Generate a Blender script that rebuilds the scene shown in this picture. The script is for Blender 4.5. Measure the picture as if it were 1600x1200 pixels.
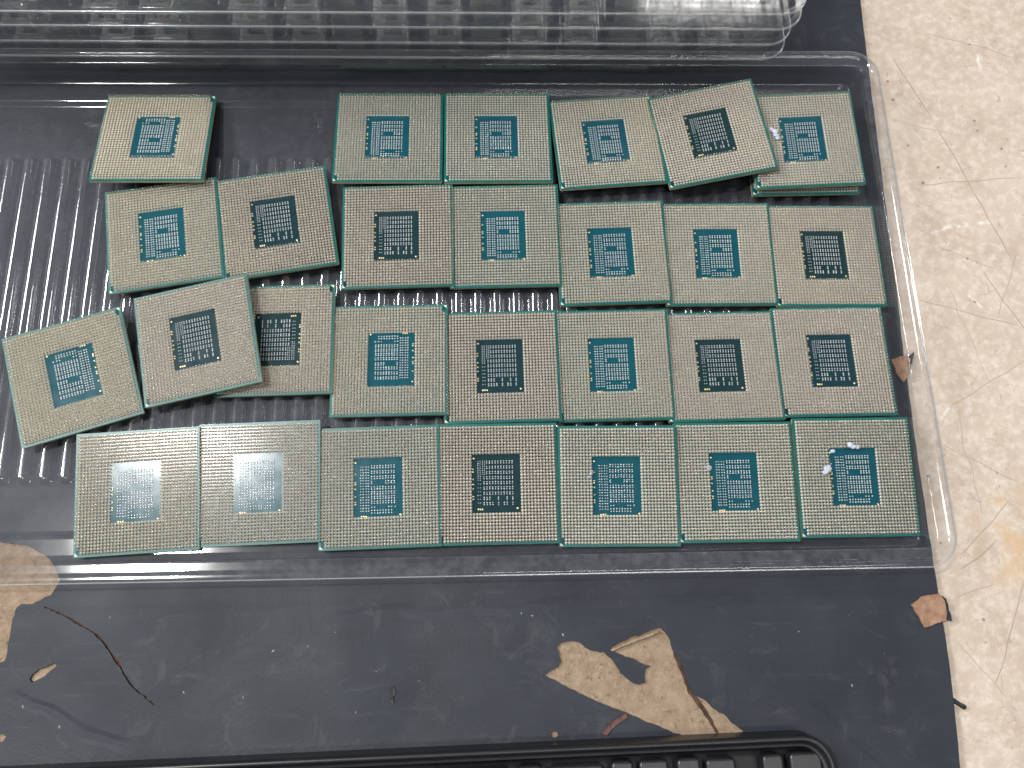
import bpy, bmesh, math, random
from mathutils import Matrix, Vector
random.seed(7)
for o in list(bpy.data.objects):
    bpy.data.objects.remove(o)
SC = bpy.context.scene
COL = SC.collection
MM = 0.001                      # everything below is written in millimetres

# ---------------------------------------------------------------- camera
cam_d = bpy.data.cameras.new('camera')
cam_d.lens = 29.24
cam_d.sensor_width = 36
cam_d.clip_start = 0.01
cam_d.clip_end = 20
cam = bpy.data.objects.new('camera', cam_d)
COL.objects.link(cam)
_r, _u, _b = (0.99925, -0.020816, 0.032663), (0.010877, 0.960181, 0.279167), (-0.037174, -0.278603, 0.959687)
cam.matrix_world = Matrix(((_r[0], _u[0], _b[0], -0.01139), (_r[1], _u[1], _b[1], -0.08535), (_r[2], _u[2], _b[2], 0.26131), (0, 0, 0, 1)))
SC.camera = cam

# ---------------------------------------------------------------- world: dim, even indoor light
W = bpy.data.worlds.new('World')
SC.world = W
W.use_nodes = True
W.node_tree.nodes['Background'].inputs[0].default_value = (0.80, 0.88, 1.0, 1)
W.node_tree.nodes['Background'].inputs[1].default_value = 0.17


def area(name, loc, sx, sy, power, col):      # fixtures hang level, facing down
    d = bpy.data.lights.new(name, 'AREA')
    d.shape = 'RECTANGLE'
    d.size, d.size_y = sx, sy
    d.energy = power
    d.color = col
    o = bpy.data.objects.new(name, d)
    COL.objects.link(o)
    o.location = loc
    return o


# ceiling lamps of the workshop: one to the left, a long tube fixture behind the bench
area('ceiling_lamp', (-0.700, 0.072, 1.50), 0.15, 0.075, 22.0, (1.0, 0.99, 0.96))
area('tube_fixture_left', (-1.90, 0.90, 1.50), 0.9, 0.36, 66.0, (0.98, 0.99, 1.0))
area('tube_fixture_near_left', (-1.75, 0.23, 1.50), 0.7, 0.22, 26.0, (0.98, 0.99, 1.0))
area('tube_fixture_right', (1.95, 0.80, 1.50), 0.9, 0.20, 22.0, (0.98, 0.99, 1.0))
area('tube_fixture_rear', (0.85, 1.42, 1.50), 0.9, 0.10, 1.9, (1.0, 0.98, 0.96))
area('tube_fixture_front', (0.45, -0.52, 1.50), 0.9, 0.16, 7.0, (1.0, 0.98, 0.95))

SC.view_settings.view_transform = 'Standard'
SC.view_settings.look = 'None'
SC.view_settings.exposure = -0.1
SC.view_settings.gamma = 1.0
SC.cycles.max_bounces = 7
SC.cycles.glossy_bounces = 3
SC.cycles.diffuse_bounces = 3
SC.cycles.transparent_max_bounces = 40
SC.cycles.caustics_reflective = False
SC.cycles.caustics_refractive = False
SC.cycles.use_denoising = True
SC.cycles.use_adaptive_sampling = True
SC.cycles.adaptive_threshold = 0.02
SC.cycles.sample_clamp_indirect = 6.0
SC.cycles.filter_width = 1.6


# ---------------------------------------------------------------- material helpers
class NT:
    def __init__(s, name):
        s.m = bpy.data.materials.new(name)
        s.m.use_nodes = True
        s.t = s.m.node_tree
        s.n = s.t.nodes
        s.bsdf = s.n['Principled BSDF']
        s.out = s.n['Material Output']
        s._p = None

    def new(s, typ, **kw):
        nd = s.n.new(typ)
        for k, v in kw.items():
            setattr(nd, k, v)
        return nd

    def link(s, a, b):
        s.t.links.new(a, b)

    def setv(s, sock, v):
        if isinstance(v, bpy.types.NodeSocket):
            s.link(v, sock)
        else:
            sock.default_value = v

    def pos(s):                  # object coordinates in millimetres
        if s._p is None:
            tc = s.new('ShaderNodeTexCoord')
            vm = s.new('ShaderNodeVectorMath', operation='SCALE')
            s.link(tc.outputs['Object'], vm.inputs[0])
            vm.inputs['Scale'].default_value = 1000
            s._p = vm.outputs[0]
        return s._p

    def math(s, op, a, b=0.0, c=None, clamp=False):
        nd = s.new('ShaderNodeMath', operation=op)
        nd.use_clamp = clamp
        s.setv(nd.inputs[0], a)
        s.setv(nd.inputs[1], b)
        if c is not None:
            s.setv(nd.inputs[2], c)
        return nd.outputs[0]

    def noise(s, size, detail=3, rough=0.55, dist=0.0, off=(0, 0, 0), stretch=(1, 1, 1)):
        mp = s.new('ShaderNodeMapping')
        s.link(s.pos(), mp.inputs[0])
        mp.inputs['Location'].default_value = off
        mp.inputs['Scale'].default_value = stretch
        nd = s.new('ShaderNodeTexNoise')
        s.link(mp.outputs[0], nd.inputs['Vector'])
        nd.inputs['Scale'].default_value = 1.0 / size
        nd.inputs['Detail'].default_value = detail
        nd.inputs['Roughness'].default_value = rough
        nd.inputs['Distortion'].default_value = dist
        return nd.outputs[0]

    def ramp(s, v, lo, hi, a=0.0, b=1.0):
        nd = s.new('ShaderNodeMapRange')
        nd.clamp = True
        s.setv(nd.inputs[0], v)
        nd.inputs[1].default_value, nd.inputs[2].default_value = lo, hi
        nd.inputs[3].default_value, nd.inputs[4].default_value = a, b
        return nd.outputs[0]

    def mix(s, f, a, b):
        nd = s.new('ShaderNodeMix', data_type='RGBA')
        s.setv(nd.inputs[0], f)
        for i, v in ((6, a), (7, b)):
            if isinstance(v, bpy.types.NodeSocket):
                s.link(v, nd.inputs[i])
            else:
                nd.inputs[i].default_value = (*v, 1)
        return nd.outputs[2]

    def bump(s, h, strength, dist):
        nd = s.new('ShaderNodeBump')
        s.link(h, nd.inputs['Height'])
        nd.inputs['Strength'].default_value = strength
        nd.inputs['Distance'].default_value = dist * MM
        s.link(nd.outputs[0], s.bsdf.inputs['Normal'])

    def scratch(s, x1, y1, x2, y2, w, wig, wsize):
        """mask 0..1 of a wobbly line between two points of the surface"""
        L = math.hypot(x2 - x1, y2 - y1)
        ux, uy = (x2 - x1) / L, (y2 - y1) / L
        sub = s.new('ShaderNodeVectorMath', operation='SUBTRACT')
        s.link(s.pos(), sub.inputs[0])
        sub.inputs[1].default_value = (x1, y1, 0)
        d1 = s.new('ShaderNodeVectorMath', operation='DOT_PRODUCT')
        s.link(sub.outputs[0], d1.inputs[0])
        d1.inputs[1].default_value = (ux, uy, 0)
        d2 = s.new('ShaderNodeVectorMath', operation='DOT_PRODUCT')
        s.link(sub.outputs[0], d2.inputs[0])
        d2.inputs[1].default_value = (-uy, ux, 0)
        if not hasattr(s, '_wig'):
            s._wig = s.math('SUBTRACT', s.noise(wsize, 1), 0.5)
        wg = s.math('MULTIPLY', s._wig, wig)
        dd = s.math('ABSOLUTE', s.math('ADD', d2.outputs[1], wg))
        a = s.ramp(dd, w * 0.4, w, 1, 0)
        t = s.math('MULTIPLY', s.ramp(d1.outputs[1], 0, L * 0.1), s.ramp(d1.outputs[1], L * 0.85, L, 1, 0))
        return s.math('MULTIPLY', a, t)

    def base(s, col, rough=0.5, metal=0.0, spec=0.5):
        s.setv(s.bsdf.inputs['Base Color'], col if isinstance(col, bpy.types.NodeSocket) else (*col, 1))
        s.setv(s.bsdf.inputs['Roughness'], rough)
        s.setv(s.bsdf.inputs['Metallic'], metal)
        s.setv(s.bsdf.inputs['Specular IOR Level'], spec)


def clear_plastic(name, tint, rough, haze, f0=0.09, wavy=True):
    """thin clear sheet: passes light straight through, mirrors more at grazing angles, a little milky"""
    t = NT(name)
    t.n.remove(t.bsdf)
    lw = t.new('ShaderNodeLayerWeight')
    lw.inputs['Blend'].default_value = 0.5
    p = t.math('POWER', lw.outputs['Facing'], 4.0)
    fr = t.math('ADD', t.math('MULTIPLY', p, 0.75), f0, clamp=True)
    tr = t.new('ShaderNodeBsdfTransparent')
    tr.inputs[0].default_value = (*tint, 1)
    gl = t.new('ShaderNodeBsdfGlossy')
    gl.inputs['Roughness'].default_value = rough
    gl.inputs['Color'].default_value = (1, 1, 1, 1)
    df = t.new('ShaderNodeBsdfDiffuse')
    df.inputs[0].default_value = (0.75, 0.76, 0.78, 1)
    m1 = t.new('ShaderNodeMixShader')
    m1.inputs[0].default_value = haze
    if wavy:
        bp_ = t.new('ShaderNodeBump')
        t.link(t.noise(14, 1), bp_.inputs['Height'])
        bp_.inputs['Strength'].default_value = 0.12
        bp_.inputs['Distance'].default_value = 0.5 * MM
        t.link(bp_.outputs[0], gl.inputs['Normal'])
        t.link(t.ramp(t.noise(4, 4, 0.75), 0.4, 0.85, haze * 0.5, haze * 3), m1.inputs[0])
    t.link(tr.outputs[0], m1.inputs[1])
    t.link(df.outputs[0], m1.inputs[2])
    m2 = t.new('ShaderNodeMixShader')
    t.link(fr, m2.inputs[0])
    t.link(m1.outputs[0], m2.inputs[1])
    t.link(gl.outputs[0], m2.inputs[2])
    t.link(m2.outputs[0], t.out.inputs['Surface'])
    return t.m


def plain(name, col, rough=0.5, metal=0.0, spec=0.5, var=0.0, size=5.0):
    t = NT(name)
    if var:
        n = t.noise(size, 4)
        c = t.mix(t.ramp(n, 0.3, 0.7), [v * (1 - var) for v in col], [min(1, v * (1 + var)) for v in col])
        t.base(c, rough, metal, spec)
    else:
        t.base(col, rough, metal, spec)
    return t.m


def table_material():
    t = NT('worn_cream_laminate')
    n1 = t.noise(16, 5, 0.6)
    n2 = t.noise(3.0, 5, 0.7)
    c = t.mix(t.ramp(n1, 0.32, 0.68), (0.45, 0.36, 0.275), (0.56, 0.465, 0.375))
    c = t.mix(t.math('MULTIPLY', t.ramp(n2, 0.45, 0.66), 0.6), c, (0.70, 0.62, 0.545))
    c = t.mix(t.math('MULTIPLY', t.ramp(t.noise(1.2, 3, 0.7, off=(2, 30, 0)), 0.52, 0.68), 0.4), c, (0.50, 0.37, 0.27))
    c = t.mix(t.math('MULTIPLY', t.ramp(t.noise(2.2, 4, 0.65, off=(9, 4, 0)), 0.56, 0.72), 0.35), c, (0.42, 0.30, 0.20))
    # short curly hairlines and chips
    for k, (sz, w, lo, hi, amt) in enumerate(((9, 0.005, 0.55, 0.62, 0.4), (5, 0.007, 0.56, 0.63, 0.45), (15, 0.003, 0.53, 0.6, 0.4))):
        v = t.noise(sz, 2, 0.5, 0.3, off=(31 * k, 17, 5), stretch=(1, 0.6, 1))
        ln = t.ramp(t.math('ABSOLUTE', t.math('SUBTRACT', v, 0.5)), w * 0.5, w, 1, 0)
        mk = t.ramp(t.noise(sz * 0.7, 2, off=(3, 77 * k, 0)), lo, hi)
        c = t.mix(t.math('MULTIPLY', t.math('MULTIPLY', ln, mk), amt), c, (0.20, 0.15, 0.11))
    vo = t.new('ShaderNodeTexVoronoi')
    t.link(t.pos(), vo.inputs['Vector'])
    vo.inputs['Scale'].default_value = 0.16
    sp = t.math('MULTIPLY', t.ramp(vo.outputs['Distance'], 0.07, 0.12, 1, 0), t.ramp(t.noise(20, 1, off=(50, 0, 0)), 0.5, 0.56))
    c = t.mix(t.math('MULTIPLY', sp, 0.75), c, (0.16, 0.11, 0.08))
    # the orange-brown stain by the front corner of the tray
    st = t.math('MULTIPLY', t.ramp(t.noise(9, 3, 0.6, off=(0, 6, 2)), 0.45, 0.62), 1.0)
    sub = t.new('ShaderNodeVectorMath', operation='DISTANCE')
    t.link(t.pos(), sub.inputs[0])
    sub.inputs[1].default_value = (162, -62, 0)
    c = t.mix(t.math('MULTIPLY', t.math('MULTIPLY', st, t.ramp(sub.outputs[1], 8, 22, 1, 0)), 0.7), c, (0.55, 0.36, 0.19))
    dark = None
    for (x1, y1, x2, y2, w, wg) in ((146, 118, 157, 91, .35, 2), (157, 91, 178, 30, .34, 2.5), (146, 64, 188, 67.5, .28, 3), (139, 20, 177, 9, .28, 3),
                                    (164, 32, 178, 4, .32, 3), (179, 38, 166, 11, .22, 3), (142, -20, 176, -1, .2, 4), (139, -68, 161, -48, .22, 3),
                                    (139, -72, 153, -62, .3, 6), (143, -108, 160, -73, .28, 3), (134, -92, 147, -110, .2, 5), (139, -30, 165, -45, .2, 5),
                                    (136, -80, 150, -76, .2, 6), (150, 40, 172, 30, .18, 4), (160, 130, 196, 118, .25, 6), (147, -15, 150, -58, .18, 8),
                                    (160, -10, 150, 30, .16, 6), (141, 92, 168, 84, .16, 6)):
        m = t.scratch(x1, y1, x2, y2, w * 0.85, wg * 0.6, 13)
        dark = m if dark is None else t.math('MAXIMUM', dark, m)
    c = t.mix(t.math('MULTIPLY', dark, t.ramp(n2, 0.35, 0.65, 0.35, 0.7)), c, (0.22, 0.16, 0.115))
    light = None
    for (x1, y1, x2, y2, w) in ((178, 121, 179, 112, .9), (148, 46, 172, 50, 1.0), (158, 22, 163, 17, .7), (140, -24, 147, -16, .6)):
        m = t.scratch(x1, y1, x2, y2, w, 4, 6)
        light = m if light is None else t.math('MAXIMUM', light, m)
    c = t.mix(t.math('MULTIPLY', light, t.ramp(n2, 0.45, 0.62, 0.0, 0.6)), c, (0.80, 0.77, 0.73))
    t.base(c, t.ramp(n2, 0.3, 0.7, 0.38, 0.6), 0, 0.4)
    t.bump(t.math('SUBTRACT', t.noise(2.5, 4), t.math('MULTIPLY', dark, 0.6)), 0.25, 0.25)
    return t.m


def vinyl_material():
    t = NT('black_leatherette')
    g1 = t.noise(0.9, 3, 0.6)
    vo = t.new('ShaderNodeTexVoronoi', feature='DISTANCE_TO_EDGE')
    t.link(t.pos(), vo.inputs['Vector'])
    vo.inputs['Scale'].default_value = 1.6
    big = t.noise(38, 3, 0.5, 0.6)
    c = t.mix(t.ramp(t.noise(24, 4, 0.6), 0.3, 0.7), (0.015, 0.018, 0.025), (0.025, 0.029, 0.038))
    c = t.mix(t.math('MULTIPLY', t.ramp(t.noise(13, 6, 0.75, 0.8, off=(40, 8, 0)), 0.56, 0.78), 0.4), c, (0.10, 0.10, 0.105))
    # faint drag marks
    c = t.mix(t.math('MULTIPLY', t.ramp(t.noise(6, 5, 0.7, off=(4, 4, 0), stretch=(0.25, 1.6, 1)), 0.58, 0.8), 0.25), c, (0.12, 0.12, 0.12))
    t.base(c, t.ramp(big, 0.3, 0.7, 0.5, 0.64), 0, 0.35)
    crease = None
    for (x1, y1, x2, y2, w, wg) in ((45, -79.5, 118, -76, 1.6, 5), (85, -108, 112, -131, 1.2, 5), (-150, -100, -112, -118, 1.4, 8), (-60, -82, 40, -80, 1.8, 6)):
        m = t.scratch(x1, y1, x2, y2, w * 1.6, wg, 24)
        crease = m if crease is None else t.math('MAXIMUM', crease, m)
    h = t.math('ADD', t.math('MULTIPLY', t.ramp(vo.outputs['Distance'], 0, 0.3), 0.022), t.math('MULTIPLY', g1, 0.10))
    h = t.math('ADD', h, t.math('MULTIPLY', big, 1.0))
    h = t.math('SUBTRACT', h, t.math('MULTIPLY', crease, 0.4))
    t.bump(h, 0.55, 1.0)
    return t.m


def backing_material():
    t = NT('torn_fibre_backing')
    c = t.mix(t.ramp(t.noise(5, 5, 0.7), 0.3, 0.7), (0.235, 0.165, 0.11), (0.36, 0.27, 0.19))
    c = t.mix(t.math('MULTIPLY', t.ramp(t.noise(1.3, 4, 0.7, off=(5, 0, 0)), 0.52, 0.7), 0.6), c, (0.42, 0.33, 0.245))
    c = t.mix(t.math('MULTIPLY', t.ramp(t.noise(2.4, 3, 0.7, off=(0, 9, 0)), 0.6, 0.72), 0.7), c, (0.12, 0.075, 0.05))
    t.base(c, 0.9, 0, 0.15)
    t.bump(t.noise(1.1, 5, 0.75), 0.9, 0.5)
    return t.m


def substrate_material(name, c1, c2):
    t = NT(name)
    oi = t.new('ShaderNodeObjectInfo')
    c = t.mix(oi.outputs['Random'], c1, c2)
    n = t.noise(7, 4)
    c = t.mix(t.math('MULTIPLY', t.ramp(n, 0.35, 0.75), 0.25), c, [v * 1.5 + 0.006 for v in c2])
    t.base(c, t.ramp(n, 0.3, 0.7, 0.14, 0.21), 0, 0.5)
    return t.m


def metal_material(name, c1, c2, rough, metal=1.0):
    t = NT(name)
    oi = t.new('ShaderNodeObjectInfo')
    c = t.mix(oi.outputs['Random'], c1, c2)
    n = t.noise(6, 3)
    c = t.mix(t.ramp(n, 0.3, 0.75, 0, 0.3), c, [v * 0.62 for v in c1])
    t.base(c, rough, metal)
    return t.m


M = {}
M['table'] = table_material()
M['vinyl'] = vinyl_material()
M['backing'] = backing_material()
M['flap'] = plain('brown_leather_scrap', (0.30, 0.175, 0.115), 0.8, 0, 0.2, 0.25, 2.0)
M['tray'] = clear_plastic('clear_tray_plastic', (0.94, 0.94, 0.955), 0.08, 0.010, 0.085)
M['stack'] = clear_plastic('clear_stacked_plastic', (0.95, 0.95, 0.95), 0.06, 0.006, 0.10, wavy=False)
M['sheen_panel'] = clear_plastic('painted_sheen_plastic', (0.93, 0.93, 0.92), 0.08, 0.05, 0.10, wavy=False)  # milky haze stands in for light reflected between the pockets
M['rib'] = clear_plastic('rib_plastic', (0.93, 0.93, 0.95), 0.10, 0.022, 0.11)
M['rim'] = clear_plastic('rim_plastic', (0.93, 0.93, 0.94), 0.08, 0.035, 0.09)
M['lip_glint'] = clear_plastic('pocket_glint_plastic', (0.88, 0.88, 0.87), 0.12, 0.17, 0.12, wavy=False)  # pale haze paints caught light on the pocket tops
M['bead'] = clear_plastic('cut_edge_plastic', (0.85, 0.85, 0.86), 0.15, 0.30, 0.12, wavy=False)
M['black_tray'] = plain('black_gloss_plastic', (0.012, 0.012, 0.014), 0.36, 0, 0.55, 0.2, 8)
M['mask_teal'] = substrate_material('blue_teal_solder_mask', (0.004, 0.055, 0.078), (0.005, 0.066, 0.084))
M['mask_dark'] = substrate_material('dark_green_solder_mask', (0.010, 0.028, 0.028), (0.008, 0.034, 0.046))
M['edge_teal'] = plain('green_edge_mask', (0.005, 0.105, 0.092), 0.35, 0, 0.5, 0.2, 6)
M['core'] = plain('fibreglass_core', (0.56, 0.52, 0.30), 0.6, 0, 0.4, 0.2, 3)
M['pin_gold'] = metal_material('gilt_pins', (0.86, 0.76, 0.57), (0.82, 0.76, 0.63), 0.24, 0.75)
M['pin_pale'] = metal_material('pale_gilt_pins', (0.93, 0.82, 0.71), (0.88, 0.82, 0.73), 0.24, 0.75)
M['solder'] = metal_material('solder_collars', (0.69, 0.63, 0.53), (0.66, 0.61, 0.53), 0.45, 0.2)
M['bump'] = metal_material('silver_contacts', (0.70, 0.70, 0.69), (0.62, 0.63, 0.65), 0.28)
M['gold'] = plain('gold_pads', (0.85, 0.68, 0.36), 0.3, 1.0)
M['mark'] = plain('pale_corner_mark', (0.72, 0.72, 0.52), 0.5)
M['die'] = plain('grey_silicon', (0.10, 0.10, 0.12), 0.2)
M['paste'] = plain('pale_thermal_paste', (0.46, 0.50, 0.58), 0.55, 0, 0.4, 0.2, 1.2)
M['stub'] = plain('black_rubber_stub', (0.012, 0.016, 0.016), 0.4)
M['red'] = plain('reddish_brown_sliver', (0.12, 0.055, 0.048), 0.6, 0, 0.3, 0.3, 2)
M['crack'] = plain('dark_fibre_and_shade', (0.075, 0.045, 0.03), 0.9, 0, 0.1, 0.5, 2.5)  # dark fibre colour, also the painted shade of the tear's slit
M['smudge'] = plain('black_tar_fleck', (0.006, 0.006, 0.006), 0.5)
M['dust'] = plain('pale_dust', (0.38, 0.36, 0.34), 0.8)


# ---------------------------------------------------------------- object helpers
def mesh_from(name, verts, faces, mats, fmat=None, smooth=False):
    me = bpy.data.meshes.new(name)
    me.from_pydata([(x * MM, y * MM, z * MM) for x, y, z in verts], [], faces)
    for m in (mats if isinstance(mats, (list, tuple)) else [mats]):
        me.materials.append(m)
    if fmat:
        me.polygons.foreach_set('material_index', fmat)
    if smooth:
        me.polygons.foreach_set('use_smooth', [True] * len(me.polygons))
    me.update()
    return me


def link(name, me, parent=None, loc=None, kind=None):
    o = bpy.data.objects.new(name, me)
    COL.objects.link(o)
    if parent:
        o.parent = parent
    if loc:
        o.location = [v * MM for v in loc]
    if kind:
        o['kind'] = kind
    return o


def thing(name, label, cat, loc=(0, 0, 0), group=None):
    o = bpy.data.objects.new(name, None)
    COL.objects.link(o)
    o.empty_display_size = 0.01
    o.location = [v * MM for v in loc]
    o['label'], o['category'] = label, cat
    if group:
        o['group'] = group
    return o


def tag(o, label, cat, group=None):
    o['label'], o['category'] = label, cat
    if group:
        o['group'] = group
    return o


def rrect(x0, x1, y0, y1, r, n=7):
    pts = []
    for cx, cy, a in ((x1 - r, y1 - r, 0), (x0 + r, y1 - r, 90), (x0 + r, y0 + r, 180), (x1 - r, y0 + r, 270)):
        for k in range(n + 1):
            t = math.radians(a + 90 * k / n)
            pts.append((cx + r * math.cos(t), cy + r * math.sin(t)))
    return pts


def fillet(prof, rad, seg=3):
    """round the inner corners of an (inset, z) profile"""
    out = [prof[0]]
    for i in range(1, len(prof) - 1):
        p = Vector(prof[i])
        a, b = Vector(prof[i - 1]) - p, Vector(prof[i + 1]) - p
        d = min(rad, a.length * 0.4, b.length * 0.4)
        pa, pb = p + a.normalized() * d, p + b.normalized() * d
        sa, sb = p + a.normalized() * d * 1.18, p + b.normalized() * d * 1.18
        out.append((sa.x, sa.y))
        for k in range(seg + 1):
            t = k / seg
            q = pa * (1 - t) ** 2 + p * 2 * t * (1 - t) + pb * t * t
            out.append((q.x, q.y))
        out.append((sb.x, sb.y))
    out.append(prof[-1])
    return out


def loft(rect, R, prof, mat, name, cap=False, n=7):
    """rounded-rectangle rings following an (inset, z) profile"""
    x0, x1, y0, y1 = rect
    V, F = [], []
    for ins, z in prof:
        V += [(x, y, z) for x, y in rrect(x0 + ins, x1 - ins, y0 + ins, y1 - ins, max(R - ins, 0.8), n)]
    m = 4 * (n + 1)
    for k in range(len(prof) - 1):
        for i in range(m):
            j = (i + 1) % m
            F.append((k * m + i, k * m + j, (k + 1) * m + j, (k + 1) * m + i))
    if cap:
        F.append(tuple(range((len(prof) - 1) * m, len(prof) * m)))
    return mesh_from(name, V, F, mat, smooth=True)


def box_mesh(name, x0, x1, y0, y1, z0, z1, mat):
    V = [(x, y, z) for z in (z0, z1) for x, y in ((x0, y0), (x1, y0), (x1, y1), (x0, y1))]
    F = [(3, 2, 1, 0), (4, 5, 6, 7), (0, 1, 5, 4), (1, 2, 6, 5), (2, 3, 7, 6), (3, 0, 4, 7)]
    return mesh_from(name, V, F, mat)


def jag(poly, amp, step, rnd):
    """subdivide a closed outline and roughen it"""
    out = []
    for i, (x, y) in enumerate(poly):
        x2, y2 = poly[(i + 1) % len(poly)]
        L = math.hypot(x2 - x, y2 - y)
        n = max(1, int(L / step))
        for k in range(n):
            t = k / n
            out.append((x + (x2 - x) * t + rnd.uniform(-amp, amp), y + (y2 - y) * t + rnd.uniform(-amp, amp)))
    return out


def sheet(name, outer, holes, z0, z1, mat, rim=0.0):
    """flat sheet of real thickness with holes cut through"""
    bm = bmesh.new()
    loops = []
    for lp in [outer] + holes:
        vs = [bm.verts.new((x * MM, y * MM, z1 * MM)) for x, y in lp]
        loops.append([bm.edges.new((vs[i], vs[(i + 1) % len(vs)])) for i in range(len(vs))])
    r = bmesh.ops.triangle_fill(bm, use_beauty=True, use_dissolve=False, edges=[e for l in loops for e in l])
    fs = [f for f in bm.faces]
    bmesh.ops.recalc_face_normals(bm, faces=fs)
    if sum(f.normal.z for f in fs) < 0:
        bmesh.ops.reverse_faces(bm, faces=fs)
    ext = bmesh.ops.extrude_face_region(bm, geom=fs)
    nv = [e for e in ext['geom'] if isinstance(e, bmesh.types.BMVert)]
    bmesh.ops.translate(bm, verts=nv, vec=(0, 0, (z0 - z1) * MM))
    bmesh.ops.recalc_face_normals(bm, faces=list(bm.faces))
    me = bpy.data.meshes.new(name)
    bm.to_mesh(me)
    bm.free()
    me.materials.append(mat)
    return me


# ---------------------------------------------------------------- the bench top
tb = link('table_top', box_mesh('table_top', -420, 330, -330, 360, -32, -2.2, M['table']), kind='structure')

# ---------------------------------------------------------------- torn black mat
rnd = random.Random(3)
BIG = [(6.4, -99.8), (8.3, -98.6), (10.5, -97.5), (11.5, -96.1), (11.2, -94.5), (10.3, -91.9), (11.5, -90.8), (13.4, -90.3), (15.6, -90.2), (17.5, -90.8), (19.0, -92.3), (20.7, -93.0), (24.5, -93.8), (26.7, -95.7), (28.5, -97.8), (29.5, -99.8), (31.0, -101.3), (32.6, -102.6), (34.3, -103.1), (36.3, -102.6), (36.2, -100.8), (36.9, -98.9), (38.3, -98.0), (35.9, -97.0), (33.4, -95.9), (27.8, -93.7), (26.9, -92.2), (30.3, -90.5), (33.9, -89.3), (37.8, -88.2), (42.2, -86.8), (43.5, -88.4), (44.7, -90.0), (45.3, -92.5), (45.9, -94.5), (47.3, -96.5), (48.3, -99.1), (49.2, -102.7), (50.4, -106.0), (53.0, -107.3), (55.5, -109.0), (57.3, -111.0), (59.3, -111.9), (61.7, -114.4), (64.8, -116.6), (62.3, -118.3), (52.8, -118.4), (44.6, -117.0), (37.6, -113.9), (29.1, -110.3), (23.2, -107.9), (16.1, -104.7), (9.6, -101.3)]
LEFT = [(-169.8, -56.2), (-160.1, -57.4), (-150.4, -58.9), (-143.8, -62.1), (-140.9, -65.4), (-138.9, -69.2), (-139.1, -70.7), (-140.2, -72.5), (-141.0, -73.8), (-142.6, -74.3), (-143.7, -75.2), (-146.1, -76.1), (-148.9, -76.2), (-150.3, -77.0), (-150.6, -78.2), (-151.1, -80.6), (-151.2, -83.3), (-151.3, -85.5), (-151.5, -87.7), (-151.2, -90.0), (-151.8, -92.1), (-154.6, -93.9), (-163.6, -95.1)]
CRACK = [(-142.6, -76.9), (-140.3, -77.7), (-136.9, -79.1), (-133.9, -80.6), (-130.9, -82.3), (-127.9, -84.0), (-125.5, -85.5), (-123.4, -87.7), (-121.6, -89.9), (-119.5, -92.1), (-117.8, -94.7), (-116.2, -97.2), (-113.9, -100.1), (-111.1, -102.3), (-108.3, -104.1), (-107.1, -105.5), (-107.4, -105.8), (-109.8, -104.0), (-112.9, -102.0), (-114.8, -100.4), (-116.6, -98.3), (-118.4, -95.7), (-120.8, -94.3), (-121.0, -92.5), (-122.2, -91.0), (-123.9, -89.2), (-125.9, -86.6), (-128.3, -84.9), (-131.5, -83.4), (-134.5, -81.5), (-137.6, -79.8), (-140.9, -78.3)]
SPOT = [(-144.0, -97.6), (-143.3, -96.2), (-141.7, -94.9), (-139.6, -94.2), (-137.3, -93.0), (-136.5, -93.9), (-138.0, -95.1), (-139.6, -96.7), (-141.7, -97.7), (-143.0, -98.4)]
SPOT2 = [(-151.2, -112.3), (-149.4, -112.2), (-148.4, -112.9), (-148.9, -114.1), (-150.8, -114.7)]
SPOT3 = [(7.9, -115.9), (8.9, -115.2), (9.8, -115.8), (10.0, -116.7), (8.8, -117.2), (7.9, -116.8)]
EDGE = [(137.5, 330), (136.8, 160), (136.0, 142.7), (135.4, 131), (135.0, 121), (134.3, 100), (133.0, 60), (131.6, 16.4), (130.6, -2.0), (130.0, -32.7), (129.7, -60), (129.5, -79.1), (129.7, -90.6), (129.5, -99.8), (129.0, -110.7), (128.3, -121.3), (127.5, -133.4), (126.5, -300)]
edge = []
for i in range(len(EDGE) - 1):
    (xa, ya), (xb, yb) = EDGE[i], EDGE[i + 1]
    n = max(1, int(abs(yb - ya) / 4))
    for k in range(n):
        edge.append((xa + (xb - xa) * k / n + rnd.uniform(-.12, .12), ya + (yb - ya) * k / n))
edge.append(EDGE[-1])
outer = edge + [(-390, -300), (-390, 330)]
mat_o = thing('leather_mat', 'torn black leatherette mat lying on the scratched cream table top', 'mat', (0, 0, -2.2))
mat_o.location = (0, 0, 0)
CRACK = CRACK[:16] + [((CRACK[16 + i][0] * .45 + CRACK[15 - i][0] * .55), (CRACK[16 + i][1] * .45 + CRACK[15 - i][1] * .55)) for i in range(16)]
CR2 = jag(CRACK, 0.16, 0.9, rnd)
link('vinyl_layer', sheet('vinyl_layer', outer, [jag(BIG, 0.22, 1.0, rnd), jag(LEFT, 0.2, 1.2, rnd), CR2, jag(SPOT, .1, .8, rnd), SPOT2, SPOT3], -0.75, 0.0, M['vinyl']), mat_o)
inner = [(x - 0.5, y) for x, y in edge] + [(-389, -299.5), (-389, 329.5)]
bk = link('backing_board', sheet('backing_board', inner, [], -2.19, -0.76, M['backing']), mat_o)
bk['label'] = 'tan fibre backing showing through the tears'


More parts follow.
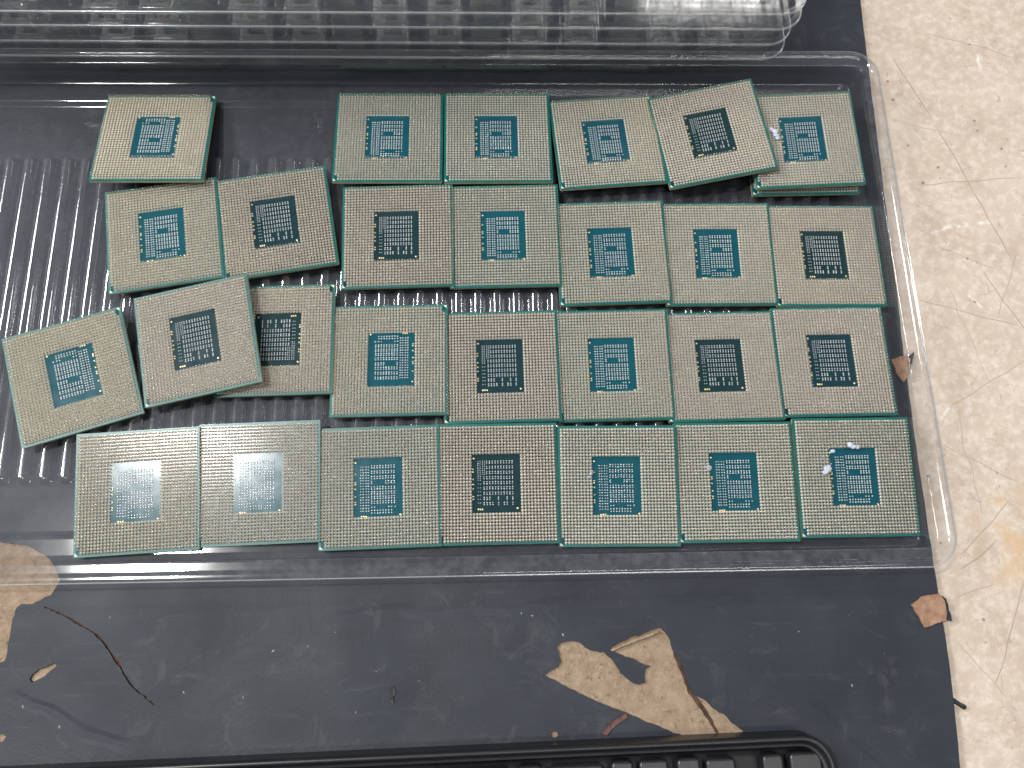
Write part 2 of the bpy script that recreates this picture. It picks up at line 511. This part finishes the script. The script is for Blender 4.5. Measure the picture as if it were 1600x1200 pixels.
def scrap(name, poly, z0, z1, mat, parent, lift=0.0, amp=0.15):
    """a small irregular slab, its rim a little curled"""
    p = jag(poly, amp, 0.9, rnd)
    cx = sum(x for x, y in p) / len(p)
    cy = sum(y for x, y in p) / len(p)
    n = len(p)
    V = [(x, y, z0) for x, y in p] + [(x, y, z1 + lift * rnd.uniform(.4, 1)) for x, y in p]
    V += [(cx + (x - cx) * .6, cy + (y - cy) * .6, z1 + rnd.uniform(-.05, .05)) for x, y in p] + [(cx, cy, z1)]
    F = [tuple(range(n - 1, -1, -1))]
    for i in range(n):
        j = (i + 1) % n
        F += [(i, j, n + j, n + i), (n + i, n + j, 2 * n + j, 2 * n + i), (2 * n + i, 2 * n + j, 3 * n)]
    return link(name, mesh_from(name, V, F, mat), parent)


FLAP = [(120.3, -81.7), (122.0, -80.9), (123.9, -79.4), (127.0, -78.9), (129.6, -78.8), (130.9, -80.7), (130.8, -84.0), (130.5, -86.8), (127.0, -87.5), (123.4, -88.7), (122.6, -87.4), (122.4, -85.9), (121.2, -83.8)]
FLAP2 = [(126.0, -2.6), (128.1, -1.8), (129.9, -1.3), (132.6, -2.3), (131.6, -5.6), (130.8, -8.1), (128.9, -10.5), (127.6, -8.9), (126.9, -6.7)]
f1 = scrap('torn_flap', FLAP, 0.02, 0.5, M['flap'], mat_o, 0.3)
f1['label'] = 'brown torn patch on the right edge of the mat'
f2 = scrap('torn_flap', FLAP2, 0.02, 0.45, M['flap'], mat_o, 0.2)
f2['label'] = 'small brown torn patch under the tray rim'
scrap('curled_edge', [(130.3, -79.3), (131.5, -80.3), (132.3, -86.8), (131.0, -86.6)], -1.6, 0.2, M['vinyl'], mat_o, 0.6, .08)
scrap('curled_edge', [(131.2, -2.8), (134.3, 0.1), (132.8, -3.5), (131.6, -5.7)], -1.6, 0.3, M['vinyl'], mat_o, 0.4, .06)
# lifted strip of skin along the upper arm of the big tear, and a dark strip painting the slit's shade at its right
scrap('skin_and_slit_shade', [(26.6, -92.9), (30.0, -91.2), (33.9, -89.9), (37.8, -88.8), (41.2, -87.7), (41.4, -88.5), (37.9, -89.7), (34.1, -90.9), (30.2, -92.2), (27.0, -93.5)], -0.3, 0.35, M['backing'], mat_o, 0.3, .08)
scrap('skin_and_slit_shade', [(45.2, -92.2), (47.2, -96.6), (48.9, -101.0), (50.4, -105.6), (53.2, -109.0), (56.0, -113.6), (57.2, -116.8), (56.5, -117.0), (54.8, -113.6), (52.2, -109.6), (49.4, -106.0), (48.0, -101.2), (46.4, -96.8)], -0.75, -0.55, M['crack'], mat_o, 0.1, .2)

scrap('crack_fibre', CRACK, -0.74, -0.62, M['crack'], mat_o, 0.05, .05)
SLIV = [(22.9, -116.3), (24.7, -114.1), (27.1, -112.5), (30.2, -110.9), (30.7, -111.9), (27.8, -113.6), (25.6, -115.3), (24.2, -116.8)]
tag(scrap('sliver', SLIV, 0.01, 0.35, M['red'], None, 0.2, .1), 'thin reddish brown sliver on the mat beside the large tear', 'scrap')
SMU = [(-39.4, -102.5), (-38.1, -101.6), (-37.5, -102.9), (-38.1, -104.7), (-37.8, -106.4), (-39.0, -106.4), (-38.8, -104.3)]
tag(scrap('black_fleck', SMU, 0.01, 0.25, M['smudge'], None, 0.1, .1), 'small black fleck lying on the bare front of the mat', 'fleck')
# dust specks
V, F = [], []
for x, y, s in [(-99.1, -102.2, .55), (-73.9, -91.2, .6), (-63.7, -90.1, .4), (12.5, -88.4, .6), (12.7, -95.4, .5), (0.1, -81.9, .45), (3.4, -82.7, .5), (-55.8, -86.3, .35), (-144.7, -105.0, .6), (-133.6, -110.7, .6), (84.5, -89.0, .35), (98.8, -104.8, .5), (-122.7, -80.6, .4), (-81.8, -104.0, .45), (-49.0, -108.8, .4), (-43.3, -97.6, .35), (-30.6, -100.6, .3)] + [(rnd.uniform(-145, 125), rnd.uniform(-118, -76), rnd.uniform(.10, .2)) for _ in range(30)]:
    b = len(V)
    a = rnd.uniform(0, 3)
    ca, sa = math.cos(a), math.sin(a)
    for dx, dy, dz in ((-s, 0, 0), (0, -s * .45, 0), (s, 0, 0), (0, s * .45, 0), (0, 0, .25)):
        V.append((x + dx * ca - dy * sa, y + dx * sa + dy * ca, 0.01 + dz))
    F += [(b, b + 1, b + 4), (b + 1, b + 2, b + 4), (b + 2, b + 3, b + 4), (b + 3, b, b + 4), (b + 3, b + 2, b + 1, b)]
tag(link('dust_specks', mesh_from('dust_specks', V, F, M['dust']), kind='stuff'), 'pale dust specks scattered over the black mat', 'dust')
# black stub poking out beside the mat edge
rings = [(0, .55), (.3, .75), (2.6, .62), (3.2, .75), (4.1, .8), (4.4, .5)]
V, F = [], []
dx, dy = 0.83, -0.557
for k, (s, r) in enumerate(rings):
    for i in range(10):
        a = 2 * math.pi * i / 10
        V.append((129.4 + dx * s - dy * r * math.cos(a), -109.6 + dy * s + dx * r * math.cos(a), -1.35 + r * math.sin(a)))
for k in range(len(rings) - 1):
    for i in range(10):
        j = (i + 1) % 10
        F.append((k * 10 + i, k * 10 + j, (k + 1) * 10 + j, (k + 1) * 10 + i))
F += [tuple(range(9, -1, -1)), tuple(range(50, 60))]
tag(link('rubber_stub', mesh_from('rubber_stub', V, F, M['stub'], smooth=True)), 'short black stub poking out from under the mat onto the table', 'stub')

# ---------------------------------------------------------------- the clear tray that holds the processors
TR = (-222, 132.0, -71.5, 110.4)
tray = thing('clear_tray', 'large clear plastic tray with ribbed floor holding the loose processors', 'tray', (0, 0, 0))
link('rim', loft(TR, 10, fillet([(0.45, 11.75), (1.0, 12.0), (2.2, 12.0), (2.9, 11.4), (6.0, 11.4), (6.25, 9.0)], 0.5), M['rim'], 'rim', n=10), tray)
link('edge_bead', loft(TR, 10, fillet([(0.1, 10.2), (-0.05, 11.0), (0.1, 11.7), (0.45, 11.75)], 0.3), M['bead'], 'edge_bead', n=10), tray)
link('wall', loft(TR, 10, fillet([(6.25, 9.0), (6.9, 2.3), (9.2, 2.1)], 1.3, 5), M['tray'], 'wall', n=10), tray)
link('floor', loft(TR, 10, fillet([(9.2, 2.1), (14.6, 2.1), (16.0, 0.75), (19, 0.7)], 0.6, 4), M['tray'], 'floor', cap=True), tray)


def rib_mesh():
    y0, y1 = -40.7, 74.2
    prof = [(2.45, 0.72), (2.3, 0.76), (2.2, 0.9)]
    for k in range(1, 11):
        r = 2.16 * (1 - k / 10.5)
        prof.append((r, 0.8 + 2.22 * (1 - (r / 2.2) ** 2.0) ** 0.5))
    V, F = [], []
    n = 8
    for r, z in prof:
        ins = 2.15 - r
        for c, a0 in ((y1 - 2.45, 0), (y0 + 2.45, 180)):
            for k in range(n + 1):
                a = math.radians(a0 + 180 * k / n)
                V.append((r * math.cos(a), c + r * math.sin(a), z))
    m = 2 * (n + 1)
    for k in range(len(prof) - 1):
        for i in range(m):
            j = (i + 1) % m
            F.append((k * m + i, k * m + j, (k + 1) * m + j, (k + 1) * m + i))
    F.append(tuple(range((len(prof) - 1) * m, len(prof) * m)))
    return mesh_from('rib', V, F, M['rib'], smooth=True)


rib = rib_mesh()
for k in range(-16, 34):
    link('rib', rib, tray, (-102 + 6.42 * k, 0, 0))

# ---------------------------------------------------------------- the stack of clear trays behind
stack_words = ['bottom tray of the clear empty stack behind the processors', 'second tray from the bottom of the clear stack behind',
               'middle tray of the clear stack behind the processors', 'fourth tray from the bottom of the clear stack behind',
               'topmost clear tray of the stack, cut by the upper photo edge']
ST = (-260, 97.0, 102.6, 262)
rim_me = loft(ST, 9, fillet([(0.5, 0.0), (2.6, 0.0), (3.1, -1.2)], 0.55), M['stack'], 'stack_rim', n=9)
bead_me = loft(ST, 9, fillet([(0.1, -1.1), (-0.1, -0.5), (0.1, -0.02), (0.5, 0.0)], 0.25), M['bead'], 'stack_bead', n=9)
wall_me = loft(ST, 9, fillet([(3.1, -1.2), (5.0, -6.0), (7.0, -6.6)], 0.9, 4), M['stack'], 'stack_wall', n=9)
floor_me = loft(ST, 9, fillet([(7.0, -6.6), (10, -6.6), (10.8, -7.1), (14, -7.1)], 0.5, 3), M['stack'], 'stack_floor', cap=True)
pocket_me = loft((-7.2, 7.2, -8.5, 8.5), 2.6, fillet([(0, 0), (.3, .3), (1.5, 4.6), (2.3, 5.2), (4.2, 5.2), (4.9, 3.4), (5.4, 3.2)], 0.5, 3), M['stack'], 'pocket', cap=True, n=5)
def glint_pocket():
    """pocket block with added corner domes and pale tops for painted glints"""
    V = [tuple(c / MM for c in v.co) for v in pocket_me.vertices]
    F = [tuple(p.vertices) for p in pocket_me.polygons]
    for cx, cy in ((5.0, -6.4), (-5.0, -6.4), (5.0, 6.0), (5.6, -7.4)):  # domes added to catch lamp glints
        b = len(V)
        for k in range(5):
            a = math.radians(90 * k / 4.4)
            for i in range(10):
                t = 2 * math.pi * i / 10
                V.append((cx + 0.95 * math.cos(a) * math.cos(t), cy + 0.95 * math.cos(a) * math.sin(t), 4.9 + 0.8 * math.sin(a)))
        for k in range(4):
            for i in range(10):
                j = (i + 1) % 10
                F.append((b + k * 10 + i, b + k * 10 + j, b + k * 10 + 10 + j, b + k * 10 + 10 + i))
        F.append(tuple(range(b + 40, b + 50)))
    fm = [1 if min(V[i][2] for i in f) > 4.4 else 0 for f in F]
    return mesh_from('pocket', V, F, [M['stack'], M['lip_glint']], fm, smooth=True)


pocket_me = glint_pocket()
sheen_panel_me = loft((-5.6, 5.6, -1.3, 1.3), 1.2, fillet([(0, 0), (.2, .3), (.55, 4.9), (.9, 5.3), (1.1, 5.3)], 0.3, 3), M['sheen_panel'], 'sheen_panel', cap=True, n=4)  # added hazy panels, their paleness painting light patches between pockets
for k, w in enumerate(stack_words):
    t = thing('clear_stack_tray', w, 'tray', (rnd.uniform(-.7, .7), rnd.uniform(-.4, .4), 17.0 + 7.5 * k), 'clear trays stacked behind')
    t.rotation_euler = (0, 0, math.radians(rnd.uniform(-.15, .15)))
    link('rim', rim_me, t)
    link('edge_bead', bead_me, t)
    link('wall', wall_me, t)
    link('floor', floor_me, t)
    for px in range(-5, 3):
        if px < 2:
            link('sheen_panel', sheen_panel_me, t, (54 + px * 47.4 - 14.6, 109.8, -6.5))
        for off in (0, 18.2):
            for row in range(1):
                x = 54 + px * 47.4 + off
                if x > 86:
                    continue
                link('pocket', pocket_me, t, (x, 117.5 + row * 22, -6.9))

# ---------------------------------------------------------------- black tray at the front
BT = (-300, 86.5, -260, -118.0)
bt = thing('black_tray', 'glossy black plastic tray with raised pads at the front edge', 'tray', (0, 0, 0))
bt.rotation_euler = (0, 0, math.radians(1.0))
link('rim', loft(BT, 10, fillet([(0.0, 0.3), (0.5, 7.0), (1.0, 8.0), (2.0, 8.0), (2.7, 6.6), (3.6, 6.4)], 0.6), M['black_tray'], 'rim', n=9), bt)
link('floor', loft(BT, 10, fillet([(3.6, 6.4), (4.6, 2.0), (6.5, 1.2)], 0.6), M['black_tray'], 'floor', cap=True, n=9), bt)
for (xa, xb, z1, ya) in ((73.2, 83.3, 6.6, -123.9), (65.2, 72.0, 6.9, -124.0), (49.2, 58.6, 5.4, -124.6), (40.6, 48.0, 6.7, -124.0), (30.0, 39.2, 5.0, -124.3), (21.8, 28.9, 6.6, -124.0),
                         (4.0, 20.6, 4.6, -124.8), (-4.8, 3.0, 6.6, -124.1), (-30, -6, 5.0, -124.6)):
    z1 -= 0.9
    pm = loft((xa, xb, -150, ya + 0.9), 2.0, fillet([(0, 0.3), (.35, z1 - .5), (.9, z1), (2.2, z1)], 0.5), M['black_tray'], 'pad', cap=True, n=5)
    link('pad', pm, bt)

# ---------------------------------------------------------------- the processors
H = 18.75
NX0, NX1, NY0, NY1 = 10, 24, 9, 26           # pin-free window (columns, rows)


def slab(name, h, z0, z1, mat, ch=0.35):
    P = [(-h + ch, -h), (h - ch, -h), (h, -h + ch), (h, h - ch), (h - ch, h), (-h + ch, h), (-h, h - ch), (-h, -h + ch)]
    V = [(x, y, z0) for x, y in P] + [(x, y, z1) for x, y in P]
    F = [tuple(range(7, -1, -1)), tuple(range(8, 16))] + [(i, (i + 1) % 8, 8 + (i + 1) % 8, 8 + i) for i in range(8)]
    return V, F


def substrate_mesh(mask):
    Va, Fa = slab('a', H, -0.16, 0.0, mask)
    Vb, Fb = slab('b', H, -1.12, -0.98, mask)
    V = Va + Vb
    F = Fa + [tuple(i + 16 for i in f) for f in Fb]
    fm = [0, 0] + [1] * 8 + [0, 0] + [1] * 8
    # thin green solder-mask border frame on top, 1 mm wide, sits 0.02 proud
    b = len(V)
    o_, i_ = H - 0.02, H - 0.78
    for r in (o_, i_):
        V += [(-r, -r, 0.025), (r, -r, 0.025), (r, r, 0.025), (-r, r, 0.025)]
    for k in range(4):
        j = (k + 1) % 4
        F.append((b + k, b + j, b + 4 + j, b + 4 + k))
        fm.append(1)
    return mesh_from('substrate', V, F, [mask, M['edge_teal']], fm)


def pins_mesh(mat):
    prof = [(.475, .015, 1), (.42, .09, 1), (.25, .20, 1), (.175, .34, 1), (.165, .42, 0), (.165, 1.62, 0), (.135, 1.72, 0)]
    n = 7
    V, F, fm = [], [], []
    for c in range(36):
        for r in range(36):
            if NX0 <= c <= NX1 and NY0 <= r <= NY1:
                continue
            if (c, r) in ((0, 0), (0, 1)):
                continue
            x, y = c - 17.5, r - 17.5
            lean = (random.uniform(-.05, .05), random.uniform(-.05, .05))
            b = len(V)
            for k, (rad, z, mi) in enumerate(prof):
                for i in range(n):
                    a = 2 * math.pi * i / n + 0.4
                    V.append((x + rad * math.cos(a) + lean[0] * z, y + rad * math.sin(a) + lean[1] * z, z))
            for k in range(len(prof) - 1):
                for i in range(n):
                    j = (i + 1) % n
                    F.append((b + k * n + i, b + k * n + j, b + (k + 1) * n + j, b + (k + 1) * n + i))
                    fm.append(prof[k][2])
            F.append(tuple(range(b + (len(prof) - 1) * n, b + len(prof) * n)))
            fm.append(0)
    return mesh_from('pins', V, F, [mat, M['solder']], fm, smooth=True)


def dome(V, F, x, y, rx, ry, h, n=8):
    rx, ry = rx * 0.88, ry * 0.88
    b = len(V)
    for f, z in ((1, 0.01), (.86, h * .6), (.45, h)):
        for i in range(n):
            a = 2 * math.pi * i / n
            V.append((x + rx * f * math.cos(a), y + ry * f * math.sin(a), z))
    for k in range(2):
        for i in range(n):
            j = (i + 1) % n
            F.append((b + k * n + i, b + k * n + j, b + (k + 1) * n + j, b + (k + 1) * n + i))
    F.append(tuple(range(b + 2 * n, b + 3 * n)))


def contacts(kind):
    V, F, GV, GF = [], [], [], []
    if kind == 'teal':
        X = lambda zx: -8.2 + (zx - 640) / 36.0
        Y = lambda zy: 8.75 - (zy - 520) / 36.6
        for zx in (727, 754, 786, 812):
            for k in range(17):
                dome(V, F, X(zx), Y(613 + k * 30.9), .32, .27, .22)
        cols = [848 + 31.2 * i for i in range(9)]
        for pi, (ya, yb) in enumerate(((602, 625), (662, 685), (722, 746), (777, 800), (840, 863), (895, 918), (947, 970), (1000, 1023))):
            for ci, zx in enumerate(cols):
                if pi == 3 and 1 <= ci <= 4:
                    continue
                for zy in (ya, yb):
                    dome(V, F, X(zx), Y(zy), .29, .32, .22)
        for ci, zx in enumerate(cols):
            if not 2 <= ci <= 5:
                dome(V, F, X(zx + (8 if ci == 8 else 0)), Y(1066), .30, .28, .22)
            if ci < 8:
                for zy in (1102, 1131):
                    dome(V, F, X(zx), Y(zy), .29, .32, .22)
        for zy in (690, 785, 808, 860, 945, 1005, 1030):
            dome(GV, GF, X(667), Y(zy), .34, .32, .16)
        dome(GV, GF, X(670), Y(563), .36, .36, .12)
        dome(GV, GF, X(1163), Y(1158), .38, .38, .12)
        for zx in (735, 760, 785):
            dome(GV, GF, X(zx), Y(1167), .3, .38, .12)
    else:
        X = lambda zx: -8.3 + (zx - 630) * 15.2 / 510
        Y = lambda zy: 8.75 - (zy - 440) * 17.5 / 555
        for k in range(24):
            for zx in (704, 726):
                if k < 10 or k % 2 == 0:
                    dome(V, F, X(zx), Y(500 + k * 18.6), .24, .20, .2)
        for k in range(8):
            dome(V, F, X(752), Y(498 + k * 18.6), .22, .2, .2)
            dome(V, F, X(772), Y(498 + k * 18.6), .22, .2, .2)
        cols = [765 + 29.7 * i for i in range(11)]
        pairs = ((500, 519), (551, 570), (602, 621), (653, 672), (703, 722), (754, 773), (805, 824))
        for pi, (ya, yb) in enumerate(pairs):
            for ci, zx in enumerate(cols):
                if ci == 0 and pi < 3:
                    continue
                for zy in (ya, yb):
                    dome(V, F, X(zx), Y(zy), .25, .31, .22)
        for ci in (0, 1, 2, 5, 8, 10):
            for zy in (856, 875):
                dome(V, F, X(cols[ci]), Y(zy), .25, .36, .22)
        for ci in (0, 1, 2, 3, 5, 7, 8, 10):
            for zy in (906, 925):
                dome(V, F, X(cols[ci]), Y(zy), .25, .36, .22)
        for zy in (578, 605, 677, 725, 770, 845, 870):
            dome(GV, GF, X(652), Y(zy), .34, .32, .16)
        dome(GV, GF, X(660), Y(470), .36, .36, .12)
        dome(GV, GF, X(1110), Y(965), .38, .38, .12)
        for zx in (703, 725, 747):
            dome(GV, GF, X(zx), Y(970), .3, .4, .12)
    return mesh_from('contacts', V, F, M['bump'], smooth=True), mesh_from('test_pads', GV, GF, M['gold'], smooth=True)


KIT = {}
for kind, mask, pin in (('teal', 'mask_teal', 'pin_gold'), ('dark', 'mask_dark', 'pin_pale')):
    c, g = contacts(kind)
    KIT[kind] = dict(sub=substrate_mesh(M[mask]), pins=pins_mesh(M[pin]), con=c, gold=g)
cv, cf = slab('core', H - 0.02, -0.981, -0.159, None)
CORE = mesh_from('core', cv, cf, M['core'])
DIE = box_mesh('die', -9, 8, -7, 7, -1.95, -1.115, M['die'])
MARK = mesh_from('corner_mark', [(-18.35, -18.35, .03), (-17.35, -18.35, .03), (-18.35, -17.35, .03), (-18.3, -18.3, .1), (-17.6, -18.3, .1), (-18.3, -17.6, .1)],
                 [(0, 1, 4, 3), (1, 2, 5, 4), (2, 0, 3, 5), (3, 4, 5)], M['mark'])


def smear_mesh(pts, seed):
    r = random.Random(seed)
    bm = bmesh.new()
    for x, y, z, s in pts:
        s *= 1.25
        mt = Matrix.Translation((x * MM, y * MM, z * MM)) @ Matrix.Diagonal((s * MM, s * MM * r.uniform(.6, 1.1), s * MM * .4, 1))
        res = bmesh.ops.create_icosphere(bm, subdivisions=2, radius=1, matrix=mt)
        for v in res['verts']:
            v.co += Vector((r.uniform(-.1, .1), r.uniform(-.1, .1), r.uniform(-.1, .1))) * s * MM
    me = bpy.data.meshes.new('paste_smear')
    bm.to_mesh(me)
    bm.free()
    me.materials.append(M['paste'])
    me.polygons.foreach_set('use_smooth', [True] * len(me.polygons))
    return me


SMEARS = {
    'A6': [[(-10.2, 2.6, 1.5, .9), (-11.3, 3.6, 1.4, .7), (-10.0, 1.2, 1.5, .8), (-9.6, .3, 1.2, .7)]],
    'D7': [[(-9.2, 2.4, 1.2, 1.1), (-10.0, 1.4, 1.3, .8), (-8.7, 3.3, .9, .6)], [(-1.4, 9.9, 1.5, .8), (-.3, 9.3, 1.4, .9), (1.0, 9.2, 1.3, .6)], [(-6.6, 8.1, .15, .7)]],
    'D6': [[(-8.3, 4.4, .4, .75), (-8.2, 3.8, .3, .5)]],
    'D5': [[(-8.5, 3.6, .8, .45), (-8.2, 4.4, .7, .4), (-9.0, 2.6, 1.0, .4)]],
}
CH = [
    ('A1', -122.61, 78.22, 6.83, -9.1, 0.4, 0.3, 'teal', 1, 'leftmost processor of the rear row, alone beside the empty tray gap'),
    ('A2', -42.63, 79.27, 5.30, -5.8, 0.0, -0.1, 'teal', 0, 'rear row processor just right of the empty gap'),
    ('A3', -4.64, 79.31, 5.23, -5.0, -0.3, 0.0, 'teal', 0, 'rear row processor, second one right of the empty gap'),
    ('A4', 33.94, 77.91, 4.87, -5.1, -0.3, 4.1, 'teal', 0, 'slightly turned rear row processor left of the raised tilted one'),
    ('A5', 70.22, 78.93, 8.5, -3.0, -7.4, 8.1, 'dark', 0, 'dark centred processor turned and propped on its right neighbour, rear row'),
    ('A6', 102.81, 76.31, 8.6, -0.9, -3.7, 0.6, 'teal', 0, 'upper processor of the stacked pair in the rear right corner, white paste on it'),
    ('A6b', 102.7, 75.4, 4.7, -0.9, -2.6, -0.3, 'teal', 0, 'lower processor of the stacked pair in the rear right corner, mostly covered'),
    ('B1', -116.61, 42.25, 5.23, 0.0, -1.0, 8.5, 'teal', 0, 'leftmost processor of the second row, below the lone rear one'),
    ('B2', -79.66, 46.71, 5.20, -0.3, 0.2, 9.4, 'dark', 0, 'dark centred processor turned to the left, second from left in second row'),
    ('B3', -38.83, 41.48, 5.14, 0.6, -1.2, 1.0, 'dark', 0, 'straight dark green centred processor, third from left in second row'),
    ('B4', -2.84, 41.38, 5.20, 0.7, -1.4, 0.4, 'teal', 0, 'bright blue centred processor in the middle of the second row'),
    ('B5', 33.41, 34.95, 5.24, 0.4, -1.4, 1.1, 'teal', 0, 'blue centred processor, third from right in second row'),
    ('B6', 69.47, 34.27, 5.22, 0.7, -1.5, -0.6, 'teal', 0, 'blue centred processor, second from right in second row'),
    ('B7', 106.38, 33.5, 5.18, -0.5, -0.1, -0.4, 'dark', 0, 'rightmost processor of the second row, below the stacked pair'),
    ('C1', -140.5, -6.71, 5.20, 0.4, 0.7, 17.3, 'teal', 1, 'strongly turned leftmost processor of all, lying askew at the left'),
    ('C2', -101.76, 4.24, 7.7, 0.0, -5.0, 11.3, 'dark', 0, 'turned processor resting partly on top of its right neighbour, third row'),
    ('C3', -77.53, 4.93, 4.9, -0.2, -2.2, 0.7, 'dark', 1, 'processor half hidden under a turned one, third row'),
    ('C4', -40.7, -2.33, 5.12, -0.4, -1.9, 0.2, 'teal', 1, 'blue centred processor just right of the half hidden one, third row'),
    ('C5', -4.73, -4.89, 5.20, -0.1, -1.5, 0.6, 'dark', 0, 'blackish green centred processor with pale pins in the middle of third row'),
    ('C6', 31.65, -4.77, 5.22, 1.0, -1.5, 0.4, 'teal', 0, 'blue centred processor, third from right in third row'),
    ('C7', 66.96, -5.46, 5.13, -1.2, -1.3, 0.5, 'dark', 0, 'dark centred pale pinned processor, second from right in third row'),
    ('C8', 104.02, -4.21, 5.17, 0.0, 0.0, 0.4, 'dark', 0, 'rightmost processor of the third row beside the brown scrap'),
    ('D1', -116.48, -43.74, 5.07, 5.5, -1.0, 2.8, 'teal', 0, 'leftmost front row processor with the bright lamp glare'),
    ('D2', -79.89, -41.65, 5.08, 5.0, -1.6, 1.4, 'teal', 0, 'second processor from the left in the front row, partly in glare'),
    ('D3', -42.98, -43.49, 5.04, 4.7, -1.5, 1.1, 'teal', 0, 'blue centred processor, third from left in front row'),
    ('D4', -6.51, -42.92, 4.99, 4.6, 0.0, 0.2, 'dark', 0, 'only dark centred processor in the front row'),
    ('D5', 30.96, -44.23, 5.01, 6.4, -1.5, -0.8, 'teal', 0, 'front row processor just right of the dark centred one'),
    ('D6', 68.04, -43.51, 5.00, 4.4, -1.5, -0.3, 'teal', 0, 'second processor from the right in the front row, small paste spot'),
    ('D7', 106.24, -42.57, 5.06, 4.8, -0.2, -0.1, 'teal', 0, 'rightmost front row processor with white paste around its centre'),
]
for (key, x, y, z, rx, ry, rz, kind, flip, label) in CH:
    t = thing('processor', label, 'processor', (0, 0, 0), 'processors lying pins up in the clear tray')
    R = Matrix.Rotation(math.radians(rz), 4, 'Z') @ Matrix.Rotation(math.radians(ry), 4, 'Y') @ Matrix.Rotation(math.radians(rx), 4, 'X')
    if flip:
        R = R @ Matrix.Rotation(math.pi, 4, 'Z')
    t.matrix_world = Matrix.Translation((x * MM, y * MM, z * MM)) @ R
    K = KIT[kind]
    link('substrate', K['sub'], t)
    link('core_layer', CORE, t)
    link('die', DIE, t)
    link('pin_field', K['pins'], t, kind='stuff')
    link('contact_field', K['con'], t, kind='stuff')
    link('gold_pads', K['gold'], t, kind='stuff')
    link('corner_mark', MARK, t)
    for i, pts in enumerate(SMEARS.get(key, [])):
        link('paste_smear', smear_mesh(pts, i + 5), t)
